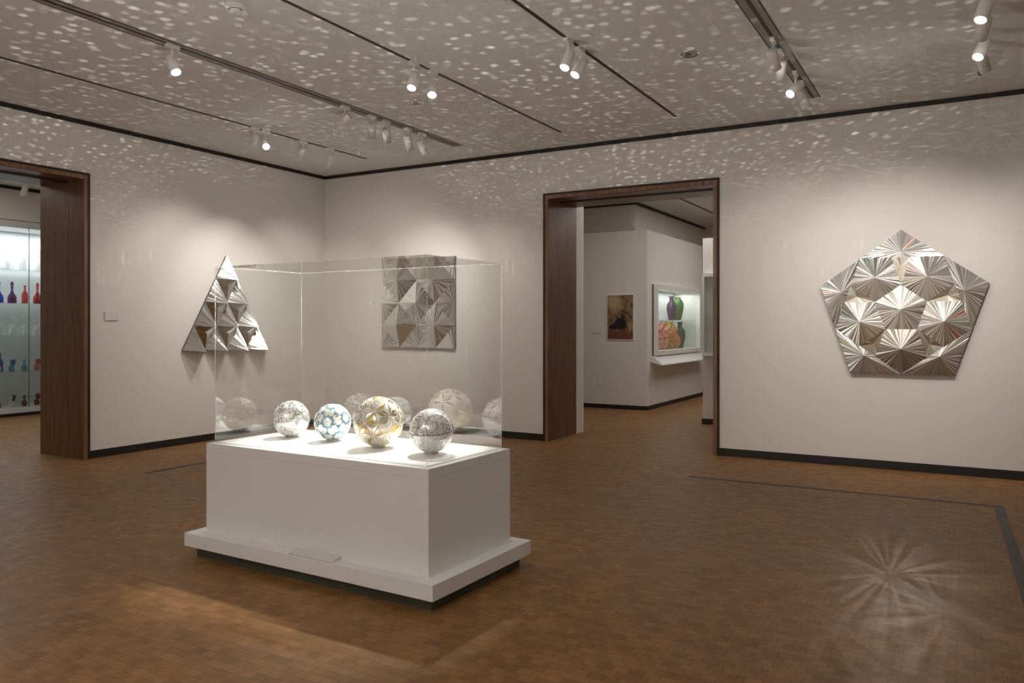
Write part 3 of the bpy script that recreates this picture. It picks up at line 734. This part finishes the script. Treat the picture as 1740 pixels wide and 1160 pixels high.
dl_me = lathe_data('trim_ring', [(0.085, 0.0), (0.085, -0.006), (0.070, -0.008), (0.066, 0.0), (0.05, 0.0)], [M['refl']], 32)
dc_me = lathe_data('reflector', [(0.068, -0.001), (0.055, -0.0035), (0.030, -0.0045), (0.0005, -0.005)], [M['fixin'], M['refl'], M['fixin']], 32, [0, 1, 0])
for (x, y) in ((-4.70, 6.27), (-1.95, 6.27)):
    rt_ = empty('ceiling_downlight', (x, y, H), 'round recessed downlight, unlit, in the ceiling', 'downlight', 'recessed ceiling downlights')
    place('trim_ring', dl_me, (0, 0, 0), rt_); place('reflector', dc_me, (0, 0, 0), rt_)
sd = empty('smoke_detector', (-4.36, 3.76, H), 'white round smoke detector on the ceiling', 'smoke detector')
place('base', lathe_data('base', [(0.001, 0), (0.075, 0), (0.075, -0.012), (0.06, -0.02), (0.001, -0.02)], [M['white']], 28), (0, 0, 0), sd)
place('sensor_dome', lathe_data('sensor_dome', [(0.045, -0.02), (0.045, -0.028), (0.038, -0.030), (0.040, -0.045), (0.028, -0.055), (0.001, -0.058)], [M['white'], M['fixin']], 24, [0, 1, 0, 0, 0]), (0, 0, 0), sd)

# ------------------------------------------------------------------ lights
def area(name, loc, rot, sx, sy, power, col=(1, 0.95, 0.89)):
    ld = bpy.data.lights.new(name, 'AREA'); ld.shape = 'RECTANGLE'; ld.size = sx; ld.size_y = sy; ld.energy = power; ld.color = col
    o = bpy.data.objects.new(name, ld); COL.objects.link(o); o.location = loc; o.rotation_euler = rot; return o
area('unseen_fill_uplight', (-2.0, -1.9, 2.3), (math.radians(180), 0, 0), 6, 1.2, 240)  # unseen fill added behind the camera to brighten ceiling and room
area('annex_left_fill', (-11.0, 4.6, 3.6), (0, 0, 0), 2, 3, 45)  # unseen fill added to light the left room
area('annex_back_fill', (-3.6, 10.8, 3.6), (0, 0, 0), 3, 1, 34)  # fill added out of view to brighten the room past the doorway
area('annex_far_fill', (-2.8, 14.2, 3.6), (0, 0, 0), 1.6, 3, 46)  # unseen fill added for the far part of the back room
area('cabinet_light', (CX-0.3, 6.45, 2.98), (0, 0, 0), 0.3, 4.0, 48, (0.97, 0.98, 1.0))
area('vitrine_light', (PX-0.2, 14.34, cz1-0.03), (0, 0, 0), 0.3, 2.4, 16, (0.97, 1.0, 0.98))

def gobo(name, loc, aim, power, size, kind, col=(1, 0.95, 0.88), blend=0.5, rad=0.0, base=0.1, fall_r=0.22):
    o = spotlamp(name, loc, Vector(aim)-Vector(loc), power, size, blend, col, rad)
    ld = o.data; ld.use_nodes = True; nt = ld.node_tree; L = nt.links
    em = [x for x in nt.nodes if x.type == 'EMISSION'][0]
    tc = nt.nodes.new('ShaderNodeTexCoord')
    def mapr(src, a, b_, c, d):
        m = nt.nodes.new('ShaderNodeMapRange'); m.inputs[1].default_value = a; m.inputs[2].default_value = b_; m.inputs[3].default_value = c; m.inputs[4].default_value = d
        L.new(src, m.inputs[0]); return m.outputs[0]
    def math_(op, a, b_=0.0):
        m = nt.nodes.new('ShaderNodeMath'); m.operation = op
        for i, v in enumerate((a, b_)):
            if isinstance(v, (int, float)): m.inputs[i].default_value = v
            else: L.new(v, m.inputs[i])
        return m.outputs[0]
    def noise(scale, detail=1, vec=None):
        n = nt.nodes.new('ShaderNodeTexNoise'); n.inputs['Scale'].default_value = scale; n.inputs['Detail'].default_value = detail
        L.new(vec or tc.outputs['Normal'], n.inputs['Vector']); return n
    if kind == 'speckle':
        nz = nt.nodes.new('ShaderNodeSeparateXYZ'); L.new(tc.outputs['Normal'], nz.inputs[0])
        # project the directions on a plane: speckles keep an even size over the ceiling
        az = math_('ABSOLUTE', nz.outputs['Z'])
        zc = math_('MAXIMUM', az, 0.22)
        cb = nt.nodes.new('ShaderNodeCombineXYZ'); L.new(math_('DIVIDE', nz.outputs['X'], zc), cb.inputs[0]); L.new(math_('DIVIDE', nz.outputs['Y'], zc), cb.inputs[1])
        def layer(scale, lo, hi, thr, seed, mlo, mhi):
            v = nt.nodes.new('ShaderNodeTexVoronoi'); v.voronoi_dimensions = '2D'; v.inputs['Scale'].default_value = scale; v.inputs['Randomness'].default_value = 0.85; L.new(cb.outputs[0], v.inputs['Vector'])
            a = mapr(v.outputs['Distance'], hi, lo, 0, 1)
            sp = nt.nodes.new('ShaderNodeSeparateXYZ'); L.new(v.outputs['Color'], sp.inputs[0])
            a = math_('MULTIPLY', a, mapr(sp.outputs['X'], thr, 1.0, 0.0, 1.0))
            return math_('MULTIPLY', a, mapr(noise(seed, 2, cb.outputs[0]).outputs['Fac'], mlo, mhi, 0.30, 1))
        a = math_('ADD', layer(20, 0.16, 0.30, 0.30, 1.6, 0.36, 0.60), layer(13, 0.12, 0.23, 0.45, 1.1, 0.38, 0.60))
        a = math_('MULTIPLY', a, 1.35)
        cos2 = math_('MAXIMUM', math_('MULTIPLY', az, az), 0.14)
        a = math_('ADD', a, base)
        a = math_('MULTIPLY', a, mapr(az, 0.33, 0.50, 0.28, 1.0))
        L.new(math_('DIVIDE', a, cos2), em.inputs['Strength'])
    else:
        sp = nt.nodes.new('ShaderNodeSeparateXYZ'); L.new(tc.outputs['Normal'], sp.inputs[0])
        def burst(cx, cy, sd_, rad_):
            X = math_('ADD', sp.outputs['X'], -cx); Y = math_('ADD', sp.outputs['Y'], -cy)
            ang = math_('ARCTAN2', X, Y)
            rr = math_('SQRT', math_('ADD', math_('MULTIPLY', X, X), math_('MULTIPLY', Y, Y)))
            cb = nt.nodes.new('ShaderNodeCombineXYZ'); L.new(math_('MULTIPLY', math_('SINE', ang), 6.0), cb.inputs[0]); L.new(math_('MULTIPLY', math_('COSINE', ang), 6.0), cb.inputs[1]); L.new(math_('ADD', math_('MULTIPLY', rr, 2.0), sd_), cb.inputs[2])
            ray = mapr(noise(1.0, 1, cb.outputs[0]).outputs['Fac'], 0.42, 0.66, 0.03, 1.0)
            fall = mapr(rr, 0.0, rad_, 1.0, 0.0)
            core = mapr(rr, 0.0, 0.03, 0.4, 1.0)
            return math_('MULTIPLY', math_('MULTIPLY', ray, fall), core)
        R_ = fall_r
        a = math_('ADD', burst(0.0, -0.01, 0.0, R_*0.8), math_('MULTIPLY', burst(-0.28*R_, 0.22*R_, 3.0, R_*0.6), 0.6))
        a = math_('ADD', a, math_('MULTIPLY', burst(0.25*R_, 0.35*R_, 7.0, R_*0.6), 0.6))
        L.new(a, em.inputs['Strength'])
    return o
gobo('ball_reflection_helper', (-3.3, 3.75, 1.12), (-3.3, 3.75, 3.65), 125, 172, 'speckle', base=0.20, blend=0.2)  # added unseen lamp imitating flecks and bounce off balls and pedestal
gobo('relief_reflection_helper', (-0.5, 8.3, 1.8), (-0.38, 5.0, 0.0), 75, 40, 'burst', (1, 0.91, 0.82), 1.0, 0.008, fall_r=0.25)  # added unseen lamp imitating the pentagon's reflected burst on the floor
gobo('relief_reflection_helper', (-0.6, 8.4, 2.1), (-0.75, 6.2, 3.65), 26, 90, 'burst', (1, 0.96, 0.92), 1.0, 0.14, fall_r=0.65)  # second added lamp, imitates pentagon reflections on the ceiling

# ------------------------------------------------------------------ world & camera
w = bpy.data.worlds.new('world'); scn.world = w; w.use_nodes = True
w.node_tree.nodes['Background'].inputs[0].default_value = (0.9, 0.85, 0.8, 1); w.node_tree.nodes['Background'].inputs[1].default_value = 0.05
cd = bpy.data.cameras.new('camera'); cam = bpy.data.objects.new('camera', cd); COL.objects.link(cam)
cam.location = (0, 0, 1.45); cam.rotation_euler = (math.radians(90), 0, math.radians(29.9))
cd.sensor_width = 36; cd.lens = 36*1340/1740; cd.shift_y = -28/1740; cd.clip_start = 0.05; cd.clip_end = 100
scn.camera = cam
scn.view_settings.view_transform = 'Standard'
scn.view_settings.exposure = 0.0
